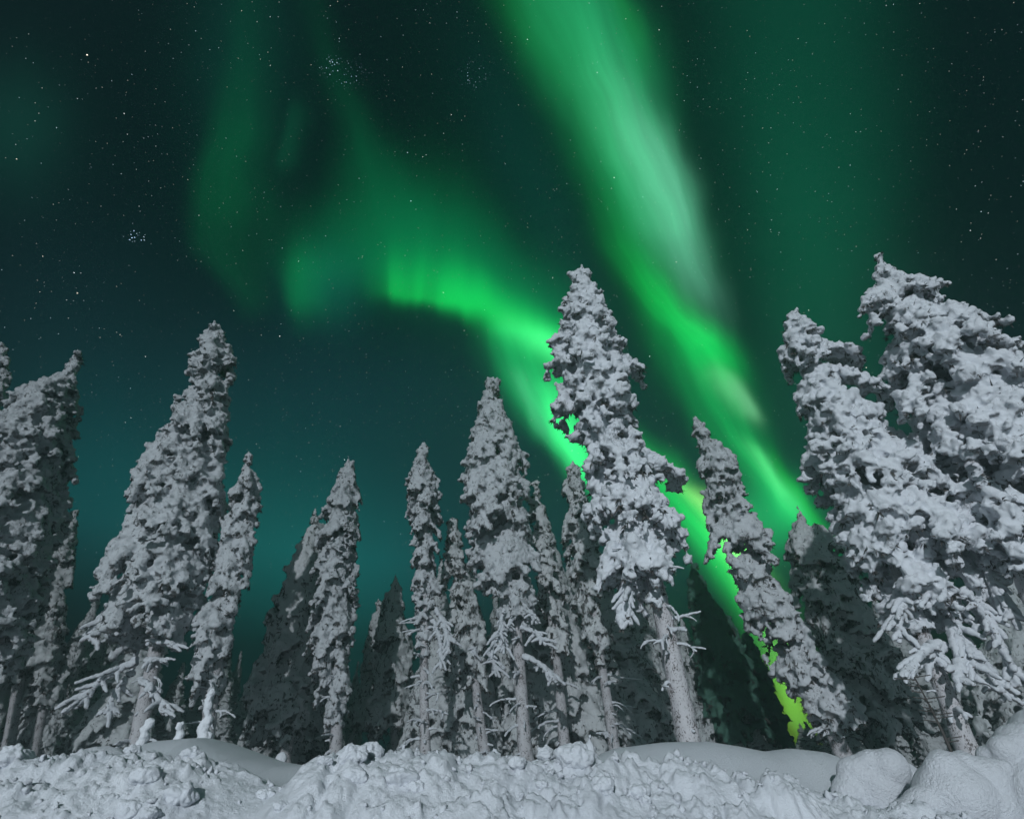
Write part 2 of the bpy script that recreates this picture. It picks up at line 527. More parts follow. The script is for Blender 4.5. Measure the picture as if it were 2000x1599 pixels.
def resample(pts, step):
    pts = np.asarray(pts, dtype=float)
    s = np.concatenate([[0], np.cumsum(np.linalg.norm(np.diff(pts, axis=0), axis=1))])
    n = max(4, int(s[-1] / step))
    t = np.linspace(0, s[-1], n)
    return np.stack([np.interp(t, s, pts[:, k]) for k in range(3)], axis=1)


def bez(a, b, c, n):
    t = np.linspace(0, 1, n)[:, None]
    return a * (1 - t) ** 2 + 2 * b * t * (1 - t) + c * t * t


def merge(parts):
    V, F, k = [], [], 0
    for v, f in parts:
        V.append(v)
        F.append(f + k)
        k += len(v)
    return np.vstack(V), np.vstack(F)


# ------------------------------------------------------------------ materials
def material(name):
    m = bpy.data.materials.new(name)
    m.use_nodes = True
    g = G(m.node_tree)
    b = m.node_tree.nodes['Principled BSDF']
    return m, g, b


def snow_material(name, base, shade, speck, speck_col, speck_scale, bump_scale, bump_amt, sss=0.0, stretch=(1, 1, 1), rough=.75, bump_dist=.02, twig=0.0, under=None):
    m, g, b = material(name)
    tc = g.n('ShaderNodeTexCoord')
    mp = g.n('ShaderNodeMapping')
    g.put(mp.inputs['Vector'], tc.outputs['Object'])
    mp.inputs['Scale'].default_value = stretch
    v = mp.outputs[0]
    mix = g.n('ShaderNodeMix')
    mix.data_type = 'RGBA'
    g.put(mix.inputs['Factor'], g.noise(v, 1.7, 4.0, .6))
    mix.inputs['A'].default_value = (*base, 1)
    mix.inputs['B'].default_value = (*shade, 1)
    col = mix.outputs['Result']
    if speck > 0:
        s = g.noise(v, speck_scale, 2.5, .6, 0.4)
        big = g.noise(v, speck_scale * .16, 2.0, .5)
        s = g.m('MULTIPLY_ADD', g.add(s, g.mul(g.sub(big, .5), .55)), 14.0, -14.0 * (1.0 - speck), clamp=True)
        mx = g.n('ShaderNodeMix')
        mx.data_type = 'RGBA'
        g.put(mx.inputs['Factor'], g.mul(s, .9))
        g.put(mx.inputs['A'], col)
        mx.inputs['B'].default_value = (*speck_col, 1)
        col = mx.outputs['Result']
    if twig > 0:                              # twigs that show through the snow as thin dark lines
        w1 = g.noise(v, speck_scale * .42, 3.0, .55, .6)
        ln = g.m('MULTIPLY_ADD', g.m('ABSOLUTE', g.sub(w1, .5)), -1.0 / .022, 1.0, clamp=True)
        where = g.m('MULTIPLY_ADD', g.noise(v, speck_scale * .2, 2.0, .5), 9.0, -9.0 * (1.0 - twig), clamp=True)
        mx = g.n('ShaderNodeMix')
        mx.data_type = 'RGBA'
        g.put(mx.inputs['Factor'], g.mul(g.mul(ln, where), .85))
        g.put(mx.inputs['A'], col)
        mx.inputs['B'].default_value = (*speck_col, 1)
        col = mx.outputs['Result']
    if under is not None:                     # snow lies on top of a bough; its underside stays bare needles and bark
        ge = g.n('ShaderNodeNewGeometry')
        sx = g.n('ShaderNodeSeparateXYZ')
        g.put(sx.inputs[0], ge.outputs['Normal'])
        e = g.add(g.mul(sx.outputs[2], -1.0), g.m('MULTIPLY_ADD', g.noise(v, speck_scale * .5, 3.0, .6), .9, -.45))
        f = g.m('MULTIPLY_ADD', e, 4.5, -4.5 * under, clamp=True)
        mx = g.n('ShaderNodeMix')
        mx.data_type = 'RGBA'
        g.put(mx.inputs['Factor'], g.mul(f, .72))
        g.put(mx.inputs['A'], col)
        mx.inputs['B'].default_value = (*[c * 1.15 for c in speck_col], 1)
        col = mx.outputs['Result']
    g.put(b.inputs['Base Color'], col)
    b.inputs['Roughness'].default_value = rough
    b.inputs['Specular IOR Level'].default_value = 0.25
    h = g.add(g.noise(v, bump_scale, 4.0, .65), g.mul(g.noise(v, bump_scale * 4.5, 3.0, .6), .45))
    bp = g.n('ShaderNodeBump')
    bp.inputs['Strength'].default_value = bump_amt
    bp.inputs['Distance'].default_value = bump_dist
    g.put(bp.inputs['Height'], h)
    g.put(b.inputs['Normal'], bp.outputs[0])
    return m


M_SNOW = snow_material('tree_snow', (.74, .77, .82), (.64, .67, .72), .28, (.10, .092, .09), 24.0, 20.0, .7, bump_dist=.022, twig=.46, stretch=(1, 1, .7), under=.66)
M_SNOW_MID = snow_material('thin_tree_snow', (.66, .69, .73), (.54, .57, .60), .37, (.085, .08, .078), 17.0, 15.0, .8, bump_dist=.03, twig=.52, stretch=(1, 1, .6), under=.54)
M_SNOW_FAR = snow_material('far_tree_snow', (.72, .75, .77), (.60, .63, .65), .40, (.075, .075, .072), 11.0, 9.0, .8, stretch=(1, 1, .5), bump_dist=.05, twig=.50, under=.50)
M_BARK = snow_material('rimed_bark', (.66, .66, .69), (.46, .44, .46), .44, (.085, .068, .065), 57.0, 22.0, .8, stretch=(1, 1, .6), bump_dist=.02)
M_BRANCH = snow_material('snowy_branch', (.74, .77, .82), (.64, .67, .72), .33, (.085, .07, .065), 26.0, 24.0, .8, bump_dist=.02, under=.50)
M_GROUND = snow_material('ploughed_snow', (.62, .65, .69), (.48, .51, .56), 0, (0, 0, 0), 1, 75.0, .8, bump_dist=.010)
M_POWDER = snow_material('powder_snow', (.67, .70, .75), (.60, .63, .68), 0, (0, 0, 0), 1, 75.0, 1.0, bump_dist=.016)


M_GREEN = snow_material('aurora_tinted_needles', (.10, .22, .17), (.05, .13, .10), .34, (.03, .05, .04), 12.0, 10.0, .8, bump_dist=.05, stretch=(1, 1, .5))  # green needles under thin frost, with the aurora's green glow painted in


def needle_material():
    m, g, b = material('dark_needles')
    tc = g.n('ShaderNodeTexCoord')
    mix = g.n('ShaderNodeMix')
    mix.data_type = 'RGBA'
    g.put(mix.inputs['Factor'], g.noise(tc.outputs['Object'], 3.0, 3.0, .6))
    mix.inputs['A'].default_value = (.050, .044, .042, 1)
    mix.inputs['B'].default_value = (.115, .108, .104, 1)
    g.put(b.inputs['Base Color'], mix.outputs['Result'])
    b.inputs['Roughness'].default_value = .9
    b.inputs['Specular IOR Level'].default_value = .1
    return m


M_NEEDLE = needle_material()

# ------------------------------------------------------------------ the snow: ground, plough bank, drifts
CREST_Y = 3.0
crest_px = [(-300, 1462), (0, 1466), (60, 1470), (110, 1476), (170, 1474), (235, 1462), (262, 1452), (300, 1466), (340, 1472), (372, 1460), (400, 1472), (440, 1482), (480, 1500), (520, 1522), (555, 1530),
            (585, 1512), (610, 1482), (640, 1474), (670, 1460), (700, 1454), (725, 1452), (742, 1468), (770, 1460), (800, 1458), (830, 1464), (860, 1460), (900, 1468), (960, 1460), (1000, 1464),
            (1040, 1470), (1070, 1462), (1090, 1466), (1130, 1456), (1160, 1462), (1200, 1476), (1250, 1482), (1320, 1486), (1380, 1494), (1440, 1506), (1500, 1520), (1560, 1530), (1620, 1542), (1700, 1560), (1800, 1580), (1900, 1598), (2300, 1620)]
cp = np.array([at_y(x, y, CREST_Y) for x, y in crest_px])
BACK_Y = 4.3                                  # the smooth drift behind the ploughed front
back_px = [(-300, 1480), (0, 1478), (140, 1472), (290, 1466), (330, 1444), (400, 1440), (440, 1456), (500, 1480), (560, 1492), (620, 1490), (800, 1490), (1000, 1490), (1150, 1480), (1200, 1462),
           (1300, 1453), (1380, 1450), (1440, 1458), (1490, 1466), (1540, 1460), (1600, 1466), (1640, 1480), (1700, 1510), (1800, 1530), (1900, 1540), (2000, 1500), (2100, 1440), (2300, 1420)]
bp_ = np.array([at_y(x, y, BACK_Y) for x, y in back_px])
FOREST_Z = 1.20


def sstep(a, b, x):
    t = np.clip((x - a) / (b - a), 0, 1)
    return t * t * (3 - 2 * t)


def n2(x, y, s, seed):
    sh = x.shape
    return perlin(np.stack([x.ravel() / s, y.ravel() / s, np.full(x.size, .37 + seed)], axis=1), seed).reshape(sh)


def ground_height(x, y, detail=True):
    x = np.asarray(x, dtype=float)
    y = np.asarray(y, dtype=float)
    yc = CREST_Y + .16 * n2(x, 0 * x, 1.1, 3)
    zc = np.interp(x, cp[:, 0], cp[:, 2])
    zb = np.interp(x, bp_[:, 0], bp_[:, 2])
    front = zc - .85 * sstep(0, 1.9, (yc - y)) ** 1.0 - .20 * np.clip(yc - y, 0, .8) - .02 * np.clip(yc - y, 0, 9)
    # from the crest back: a shallow trough, the drift, then the forest floor
    tb = (y - yc) / np.maximum(BACK_Y - yc, .2)
    dip = zc + (zb - zc) * sstep(0, 1, tb) - .10 * np.exp(-((tb - .45) / .28) ** 2)
    floor = zb + (FOREST_Z + .05 * n2(x, y, 3.0, 5) - zb) * sstep(0, 1, (y - BACK_Y) / 2.6)
    z = np.where(y < yc, front, np.where(y < BACK_Y, dip, floor))
    if not detail:
        return z
    # the smooth drift on the right is untouched powder; the front is ploughed lumps
    rough = sstep(-.55, -.1, yc + .12 - y) * 0 + (1 - sstep(yc - .02, yc + .22, y))
    gap = 1 - .8 * np.exp(-((x - cp[14, 0]) / .22) ** 2)
    lee = 1 - sstep(1.0, 2.6, x) * .45
    rough = rough * gap * lee
    wx = x + .06 * n2(x, y, .16, 11) + .012 * n2(x, y, .05, 17)
    wy = y + .06 * n2(x, y, .16, 12) + .012 * n2(x, y, .05, 18)
    patch = sstep(-.25, .25, n2(x, y, .45, 19) + .25 * sstep(yc - .55, yc - .1, y) - .05)
    lump = np.zeros_like(z)
    for size, amp, seed in ((.25, .075, 21), (.12, .042, 22), (.06, .017, 23)):
        dd, rn = cells(wx, wy * .75, size, seed)
        lump += amp * np.clip(1 - (dd / .8) ** 2, 0, 1) ** .7 * np.clip(rn * 1.6 - .35, 0, 1)
    fx, fy = x + .012 * n2(x, y, .04, 28), y + .012 * n2(x, y, .04, 29)
    fine = np.zeros_like(z)
    for size, amp, seed in ((.038, .016, 25), (.024, .010, 26)):
        dd, rn = cells(fx, fy * .8, size, seed)
        fine += amp * np.clip(1 - (dd / .8) ** 2, 0, 1) * np.clip(rn * 1.8 - .5, 0, 1)
    for size, amp, seed in ((.09, .012, 30), (.045, .005, 31)):
        fine += amp * n2(x, y, size, seed)
    z = z + rough * (lump * (.30 + .7 * patch) + fine - .045 + .03 * n2(x, y, .5, 13))
    # slides of loose snow running down the front on the right
    rill = np.abs(n2(x * 1.0, y * .16, .13, 14))
    z = z - .03 * sstep(.3, 1.2, x) * (1 - sstep(yc - .05, yc + .05, y)) * (.30 - np.clip(rill, 0, .3))
    z = z + .012 * n2(x, y, .35, 15) + .03 * n2(x, y, 1.2, 16) * sstep(3.2, 4.5, y)
    return z


def axis(parts):
    out = []
    for a, b, s in parts:
        out.append(np.arange(a, b, s))
    return np.concatenate(out + [[parts[-1][1]]])


def build_ground():
    xs = axis([(-90, -20, 4.0), (-20, -6, .6), (-6, -3.3, .05), (-3.3, 3.3, .0085), (3.3, 6, .05), (6, 20, .6), (20, 90, 4.0)])
    ys = axis([(-6, 0, .8), (0, 2.0, .1), (2.0, 2.3, .02), (2.3, 3.45, .0085), (3.45, 5.0, .03), (5, 9, .12), (9, 20, .6), (20, 90, 3.5)])
    X, Y = np.meshgrid(xs, ys)
    Z = ground_height(X, Y)
    V = np.stack([X, Y, Z], axis=-1).reshape(-1, 3)
    nx, ny = len(xs), len(ys)
    i, j = np.meshgrid(np.arange(ny - 1), np.arange(nx - 1), indexing='ij')
    F = np.stack([i * nx + j, i * nx + j + 1, (i + 1) * nx + j + 1, (i + 1) * nx + j], axis=-1).reshape(-1, 4)
    o = link('snow_ground', mesh_from('snow_ground', V, F), M_GROUND)
    tag(o, 'ploughed snow bank and snowy forest floor', kind='structure')


build_ground()


def hit_ground(px, py):
    """First point of the snow that the photograph's pixel shows."""
    d = pix(px, py)
    t = np.linspace(1.6, 9.0, 1500)
    P = EYE + d[None] * t[:, None]
    z = ground_height(P[:, 0], P[:, 1])
    k = np.argmax(P[:, 2] < z)
    return P[k] if P[k, 2] < z[k] else None


# ------------------------------------------------------------------ snow-laden spruces
def gen_tree(name, base, tip, profile=None, rows=None, seed=0, clump=.12, spacing=.24, arms=6, droop=.8, voxel=.04, far=False,
             trunk_r=.15, gap=.14, limbs=(), stubs=0, stub_h=(.03, .25), wig=.06, lumps=None, blades=6, fingers=0, top_knob=1.0, sides=1.0, hang=None):
    """One spruce: returns meshes (in coordinates relative to the base) for trunk, crown, needles and lower branches."""
    rg = np.random.default_rng(seed)
    B, T = np.asarray(base, float), np.asarray(tip, float)
    H = np.linalg.norm(T - B)
    ph = rg.uniform(0, 6.28, 2)

    def P(h):
        h = np.asarray(h, float)
        w = wig * np.sin(h * 7 + ph[0]) * np.sin(np.pi * np.clip(h, 0, 1)) * (H / 9)
        w2 = wig * np.sin(h * 6 + ph[1]) * np.sin(np.pi * np.clip(h, 0, 1)) * (H / 9)
        return B + (T - B) * h[..., None] + np.stack([w, w2, 0 * w], -1)

    hs = np.linspace(0, 1, 200)
    ax, ay, az = project(P(hs))
    if rows is not None:
        order = np.argsort(ay)
        hr, rl, rr = [], [], []
        for (py, xl, xr) in rows:
            h = np.interp(py, ay[order], hs[order])
            x, _, z = project(P(h))
            hr.append(h)
            rl.append(max(.03, (x - xl) * z / FPX))
            rr.append(max(.03, (xr - x) * z / FPX))
        o = np.argsort(hr)
        hr, rl, rr = np.array(hr)[o], np.array(rl)[o], np.array(rr)[o]
        RLf = lambda h: np.interp(h, hr, rl)
        RRf = lambda h: np.interp(h, hr, rr)
        h0 = hr[0]
    else:
        pr = np.array(profile)
        RLf = RRf = lambda h: np.interp(h, pr[:, 0], pr[:, 1])
        h0 = pr[0, 0]

    BC, BR = [], []
    blade_c, blade_r, blade_d = [], [], []

    def snow_branch(S, M, E, R, width=1.0, s=clump, fan=True, gap=gap):
        path_l = np.linalg.norm(M - S) + np.linalg.norm(E - M)
        n = max(3, int(path_l / (s * .95)))
        ts = np.linspace(.18 if R > .3 else .0, 1, n)
        lat = np.cross(E - S, [0, 0, 1.0])
        lat /= np.linalg.norm(lat) + 1e-6
        for t in ts:
            c = S * (1 - t) ** 2 + 2 * M * t * (1 - t) + E * t * t
            r = s * rg.uniform(.62, 1.15) * (.70 + .55 * math.sin(math.pi * min(1, t * .72 + .1)))
            blade_c.append(c)
            blade_r.append(r)
            blade_d.append(E - M)
            if rg.random() < gap:
                continue
            BC.append(c + np.array([0, 0, r * .25]) + rg.normal(0, r * .18, 3))
            BR.append(r)
            if fan and t > .25:
                for sd in (-1, 1):
                    if rg.random() < .66 * sides:
                        k = 1 + int(rg.random() < .55 and R > .45)
                        cc = c
                        for q in range(k):
                            r2 = r * rg.uniform(.55, .92)
                            cc = cc + lat * sd * r * rg.uniform(.75, 1.25) * width + np.array([0, 0, -1.0]) * r * rg.uniform(.15, .75) + (E - M) / (np.linalg.norm(E - M) + 1e-6) * r * rg.uniform(.0, .8)
                            BC.append(cc + rg.normal(0, r * .12, 3))
                            BR.append(r2)
                            blade_c.append(cc)
                            blade_r.append(r2)
                            blade_d.append(E - M)

    # leading shoot: a knobbly column of rime
    top = 1 - .55 / H
    for h in np.arange(top, 1.0, clump * .5 / H):
        f = (1 - h) / (1 - top)
        r = clump * (.40 + .22 * f) * rg.uniform(.8, 1.2) * top_knob
        BC.append(P(h) + rg.normal(0, r * .25, 3))
        BR.append(r)
    h = h0
    phi = rg.uniform(0, 6.28)
    while h < 1 - .22 / H:
        Rm = .5 * (RLf(h) + RRf(h))
        na = arms if Rm > .45 else (max(4, arms - 1) if Rm > .22 else 4)
        for a in range(na):
            phi += 2.39996 + rg.normal(0, .25)
            he = np.clip(h + rg.normal(0, .35) * spacing / H, h0 * .9, .995)
            w = (1 + math.cos(phi)) / 2
            w = w * w * (3 - 2 * w)
            R = RLf(he) * (1 - w) + RRf(he) * w
            R *= rg.uniform(.55, 1.06)
            if math.sin(phi) > 0.4 and far:          # far side of the tree
                R *= .8
            s = clump * (.42 + .58 * min(1.0, R / .7))
            R = max(.02, R - s * .75 * max(0.4, 1 - R / .6))
            dirv = np.array([math.cos(phi), math.sin(phi), 0.0])
            E = P(he) + dirv * R
            drop = R * rg.uniform(.75, 1.3) * droop
            hs_ = min(.985, he + drop / H)
            S = P(hs_)
            M = S + dirv * R * rg.uniform(.5, .75) + np.array([0, 0, .08 * R])
            snow_branch(S, M, E, R, s=s)
            if R > .35 and rg.random() < .35:        # a hanging tassel under the branch end
                q = E.copy()
                for _ in range(rg.integers(2, 4)):
                    q = q + np.array([rg.normal(0, .02), rg.normal(0, .02), -s * .62])
                    BC.append(q.copy())
                    BR.append(s * rg.uniform(.36, .52))
        h += spacing / H * (.65 + .35 * min(1, Rm / .6))
    # large boughs with a place of their own
    for (py0, ex, ey, s, wd) in limbs:
        order = np.argsort(ay)
        hh = np.interp(py0, ay[order], hs[order])
        S = P(hh)
        E = at_y(ex, ey, S[1] - .12)
        M = .45 * S + .55 * E
        M[2] = max(S[2], E[2]) * .7 + min(S[2], E[2]) * .3
        snow_branch(S, M, E, np.linalg.norm(E - S), width=wd, s=s, gap=0.0)
    BC, BR = np.array(BC), np.array(BR)
    # every pad of snow is a cauliflower of smaller lumps
    kk = 5 if not far else 3
    dv = rg.normal(0, 1, (len(BC) * kk, 3)) + np.array([0, -.5, .35])
    dv /= np.linalg.norm(dv, axis=1)[:, None]
    rb = np.repeat(BR, kk)
    sub_c = np.repeat(BC, kk, axis=0) + dv * (rb * rg.uniform(.7, 1.0, len(rb)))[:, None]
    sub_r = rb * rg.uniform(.30, .52, len(rb))
    BC, BR = np.vstack([BC, sub_c]), np.concatenate([BR, sub_r])

    V, F = blob_mesh(BC - B, BR)
    crown = remeshed(name + '_crown', V, F, voxel)
    lumpy(crown, lumps or ((.26, .050, True), (.12, .036, True), (.06, .008, True)), seed + 5)

    # needles: thin dark sprigs that poke out between the snow, and the twig they sit on
    cc, rr_, dd = np.array(blade_c) - B, np.array(blade_r), np.array(blade_d)
    dd /= np.linalg.norm(dd, axis=1)[:, None] + 1e-6
    k = blades
    c = np.repeat(cc, k, axis=0)
    r = np.repeat(rr_, k)
    d = rg.normal(0, 1, (len(c), 3)) + np.array([0, 0, -.6]) + np.repeat(dd, k, axis=0) * .9
    d /= np.linalg.norm(d, axis=1)[:, None]
    ln = r * rg.uniform(.85, 1.28, len(c))
    sd = np.cross(d, rg.normal(0, 1, (len(c), 3)))
    sd /= np.linalg.norm(sd, axis=1)[:, None] + 1e-6
    wdt = rg.uniform(.014, .030, len(c)) * (1.5 if far else 1.0)
    a = c + d * (r * .1)[:, None]
    V = np.stack([a + sd * wdt[:, None], a - sd * wdt[:, None], a + d * ln[:, None]], axis=1).reshape(-1, 3)
    F = np.arange(len(V)).reshape(-1, 3)
    needles = mesh_from(name + '_needles', V, F)

    # trunk
    ht = np.linspace(0, .97, max(40, int(H / .06)))
    pt = P(ht) - B
    pt[0, 2] -= .35
    tr = trunk_r * (1 - ht * .82) * (1 + .35 * np.exp(-ht * H / .25))
    V, F = tube(pt, tr, 20, .16, seed)
    trunk = mesh_from(name + '_trunk', V, F)

    # bare lower branches, each with its coat of rime
    brs = []
    for q in range(stubs):
        hh = rg.uniform(*stub_h)
        S = P(hh) - B
        aa = rg.uniform(0, 6.28)
        if math.sin(aa) > .3:
            aa = -aa
        ln = rg.uniform(.16, .42) * (1.0 if rg.random() < .8 else 1.7)
        dv = np.array([math.cos(aa), math.sin(aa), 0])
        r0 = rg.uniform(.026, .050)
        E = S + dv * ln + np.array([0, 0, -ln * rg.uniform(-.15, .45)])
        pth = resample(bez(S, S + dv * ln * .6 + np.array([0, 0, .05]), E, 12), .025)
        pth += np.cumsum(rg.normal(0, .0035, pth.shape), axis=0)
        pieces = [tube(pth, np.linspace(r0, r0 * .45, len(pth)), 10, 1.0, seed + q)]
        if ln > .3:
            for _ in range(rg.integers(1, 3)):
                s0 = pth[rg.integers(len(pth) // 3, len(pth))]
                l2 = rg.uniform(.10, .30)
                e2 = s0 + dv * l2 * rg.uniform(.2, 1.0) + np.array([rg.normal(0, .10), rg.normal(0, .10), -l2 * rg.uniform(0, .8)])
                p2 = resample(bez(s0, (s0 + e2) / 2 + dv * .06, e2, 8), .025)
                pieces.append(tube(p2, np.linspace(r0 * .65, r0 * .35, len(p2)), 9, .9, seed + 40 + q))
        brs.append(mesh_from(name + '_branch', *merge(pieces)))
    # long fingers of snow-covered twigs that hang from the lowest boughs, placed as (x0, y0, x1, y1, radius)
    for q, (x0, y0, x1, y1, r0) in enumerate(hang or ()):
        yy = B[1] - rg.uniform(.25, .6)
        S, E = at_y(x0, y0, yy + .2) - B, at_y(x1, y1, yy) - B
        L = np.linalg.norm(E - S)
        mid = (S + E) / 2 + np.array([np.sign(E[0] - S[0]) * L * .10, -.05, L * .12])
        pth = resample(bez(S, mid, E, 14), .025)
        pth += np.cumsum(rg.normal(0, .004, pth.shape), axis=0)
        pieces = [tube(pth, np.linspace(r0 * 1.3, r0 * .75, len(pth)), 12, 1.0, seed + q)]
        tgd = (E - S) / L
        for z in range(int(L / .085) + 2):
            s0 = pth[rg.integers(len(pth) // 5, len(pth) - 1)]
            l2 = rg.uniform(.10, .34) * min(1, L / .6)
            e2 = s0 + tgd * l2 * rg.uniform(.1, .9) + np.array([rg.choice([-1, 1]) * l2 * rg.uniform(.2, 1.0), rg.normal(0, .10), -l2 * rg.uniform(-.1, .6)])
            p2 = resample(bez(s0, s0 + (e2 - s0) * .5 + np.array([0, 0, .04]), e2, 8), .025)
            pieces.append(tube(p2, np.linspace(r0 * 1.0, r0 * .55, len(p2)), 11, 1.0, seed + 80 + z))
        brs.append(mesh_from(name + '_branch', *merge(pieces)))
    return dict(trunk=trunk, crown=crown, needles=needles, branches=brs, base=B, H=H)


def plant(name, t, label, cat, group, far=False, mid=False):
    root = tag(empty(name, t['base']), label, cat, group)
    tr = link('trunk', t['trunk'], M_BARK, root)
    cr = link('crown', t['crown'], M_SNOW_FAR if far else (M_SNOW_MID if mid else M_SNOW), root)
    link('needles', t['needles'], M_NEEDLE, cr, smooth=False)
    for b in t['branches']:
        link('branch', b, M_BRANCH, tr)
    return root


def spruce(label, bx, tip, D, rows, group, name='snowy_spruce', far=False, mid=False, crown_mat=None, **kw):
    base = at_y(bx, 1500.7, D)
    base[2] = float(ground_height(np.array([base[0]]), np.array([D]), False)[0])
    tp = at_y(tip[0], tip[1], D)
    t = gen_tree(name, base, tp, rows=rows, far=far, **kw)
    root = plant(name, t, label, 'spruce tree', group, far, mid)
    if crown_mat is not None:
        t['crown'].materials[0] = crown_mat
    return root


G1 = 'snow-laden spruces at the front of the forest'
G2 = 'snow-laden spruces in the second row'
# middle tree, the largest
spruce('tallest frosted spruce, leaning left across the green aurora with a long bare speckled trunk', 1357, (1136, 517), 9.2,
       [(540, 1120, 1155), (570, 1108, 1168), (600, 1092, 1182), (640, 1090, 1205), (665, 1072, 1222), (690, 1080, 1215), (720, 1074, 1222), (750, 1082, 1236), (790, 1074, 1238), (830, 1120, 1240), (880, 1138, 1252), (930, 1128, 1268),
        (980, 1138, 1290), (1030, 1150, 1310), (1080, 1170, 1315), (1130, 1185, 1310), (1170, 1215, 1300)], G1,
       seed=11, clump=.145, spacing=.29, arms=6, droop=.75, voxel=.027, trunk_r=.165, gap=.14, stubs=18, stub_h=(.05, .36),
       limbs=[(690, 1250, 722, .12, 1.0), (880, 1322, 930, .13, .8), (830, 1246, 852, .10, .8), (690, 1076, 716, .12, .9), (740, 1082, 794, .11, .9), (960, 1330, 1048, .15, .8), (640, 1076, 668, .09, .8), (1000, 1166, 1150, .085, .7), (1075, 1212, 1212, .085, .7), (1040, 1180, 1090, .08, .7), (1090, 1222, 1160, .07, .7)],
       hang=[(1240, 1120, 1228, 1215, .05), (1262, 1080, 1232, 1110, .045)])
# right hand pair
spruce('broad frosted spruce with a curled tip and long snowy fingers on its lowest boughs', 1905, (1549, 606), 8.6,
       [(630, 1536, 1566), (660, 1526, 1592), (700, 1522, 1622), (740, 1556, 1640), (790, 1562, 1668), (840, 1580, 1712), (880, 1568, 1745), (920, 1572, 1782), (970, 1628, 1832), (1010, 1640, 1868), (1060, 1648, 1895), (1110, 1690, 1915), (1160, 1735, 1925), (1210, 1765, 1925)], G1,
       seed=23, clump=.15, spacing=.33, arms=6, droop=.8, voxel=.027, trunk_r=.13, gap=.12, stubs=5, stub_h=(.04, .18),
       limbs=[(665, 1680, 704, .11, 1.0), (715, 1738, 776, .12, 1.0), (800, 1890, 960, .14, 1.0), (900, 1925, 1010, .12, .9), (760, 1640, 905, .12, .9)],
       hang=[(1790, 1130, 1768, 1255, .05), (1840, 1120, 1812, 1185, .055), (1850, 1140, 1880, 1290, .06), (1870, 1200, 1905, 1330, .055), (1860, 1230, 1950, 1340, .055), (1880, 1150, 1955, 1260, .05), (1890, 1170, 1995, 1345, .055),
             (1880, 1090, 1955, 1200, .05), (1900, 1060, 1985, 1232, .05), (1830, 1260, 1775, 1312, .055), (1845, 1260, 1812, 1310, .05), (1880, 1290, 1872, 1338, .055), (1815, 1100, 1770, 1180, .05)])
spruce('huge frosted spruce at the right edge with the highest crooked tip', 2165, (1716, 503), 7.7,
       [(530, 1706, 1740), (570, 1704, 1800), (600, 1706, 1818), (640, 1700, 1850), (690, 1735, 1905), (730, 1765, 1960), (780, 1800, 2010), (830, 1848, 2040), (900, 1880, 2080), (980, 1912, 2140), (1050, 1945, 2180), (1110, 1980, 2220)], G1,
       seed=37, clump=.15, spacing=.33, arms=6, droop=.7, voxel=.027, trunk_r=.15, gap=.12, stubs=0,
       limbs=[(548, 1826, 560, .12, 1.0), (600, 1956, 632, .11, 1.0), (660, 2000, 680, .12, 1.0), (720, 1772, 806, .12, 1.0), (780, 1850, 880, .13, 1.0), (560, 1690, 596, .10, .8)])
# left hero
spruce('tall frosted spruce on the left with a knobbed wavy tip and stubby trunk', 262, (413, 640), 12.4,
       [(690, 392, 440), (715, 386, 452), (760, 372, 442), (800, 372, 446), (850, 350, 442), (900, 300, 438), (940, 272, 440), (985, 270, 436), (1040, 262, 436), (1100, 222, 425), (1160, 205, 410), (1210, 190, 385), (1250, 180, 360)], G1,
       mid=True, seed=41, clump=.145, spacing=.32, arms=6, droop=1.15, voxel=.033, trunk_r=.16, gap=.12, stubs=26, stub_h=(.04, .36), top_knob=.8,
       limbs=[(820, 264, 934, .10, .8), (715, 455, 710, .08, .6)],
       hang=[(300, 1080, 180, 1245, .07), (320, 1130, 232, 1240, .065), (268, 1290, 148, 1380, .055), (262, 1310, 205, 1390, .055), (275, 1330, 320, 1395, .05), (290, 1255, 338, 1262, .05), (285, 1290, 328, 1292, .045), (295, 1225, 322, 1210, .045)])
spruce('pale frosted spruce leaning in at the left edge with broad flat snow clumps', -75, (151, 690), 13.4,
       [(712, 136, 160), (740, 118, 153), (770, 88, 147), (800, 60, 138), (830, 0, 116), (870, -20, 108), (920, -40, 106), (980, -70, 100), (1050, -80, 85), (1120, -100, 66), (1200, -120, 50), (1280, -130, 20)], G1,
       mid=True, seed=43, clump=.165, spacing=.33, arms=6, droop=1.1, voxel=.034, trunk_r=.16, gap=.08, stubs=0)
spruce('thin snowy spire cut off by the left edge of the view', -190, (5, 668), 14.2,
       [(690, -6, 16), (720, -14, 16), (760, -28, 10), (800, -60, 0), (900, -110, -30), (1100, -190, -100)], G1,
       mid=True, seed=47, clump=.12, spacing=.27, arms=5, droop=1.0, voxel=.045, trunk_r=.14, gap=.1, stubs=0)
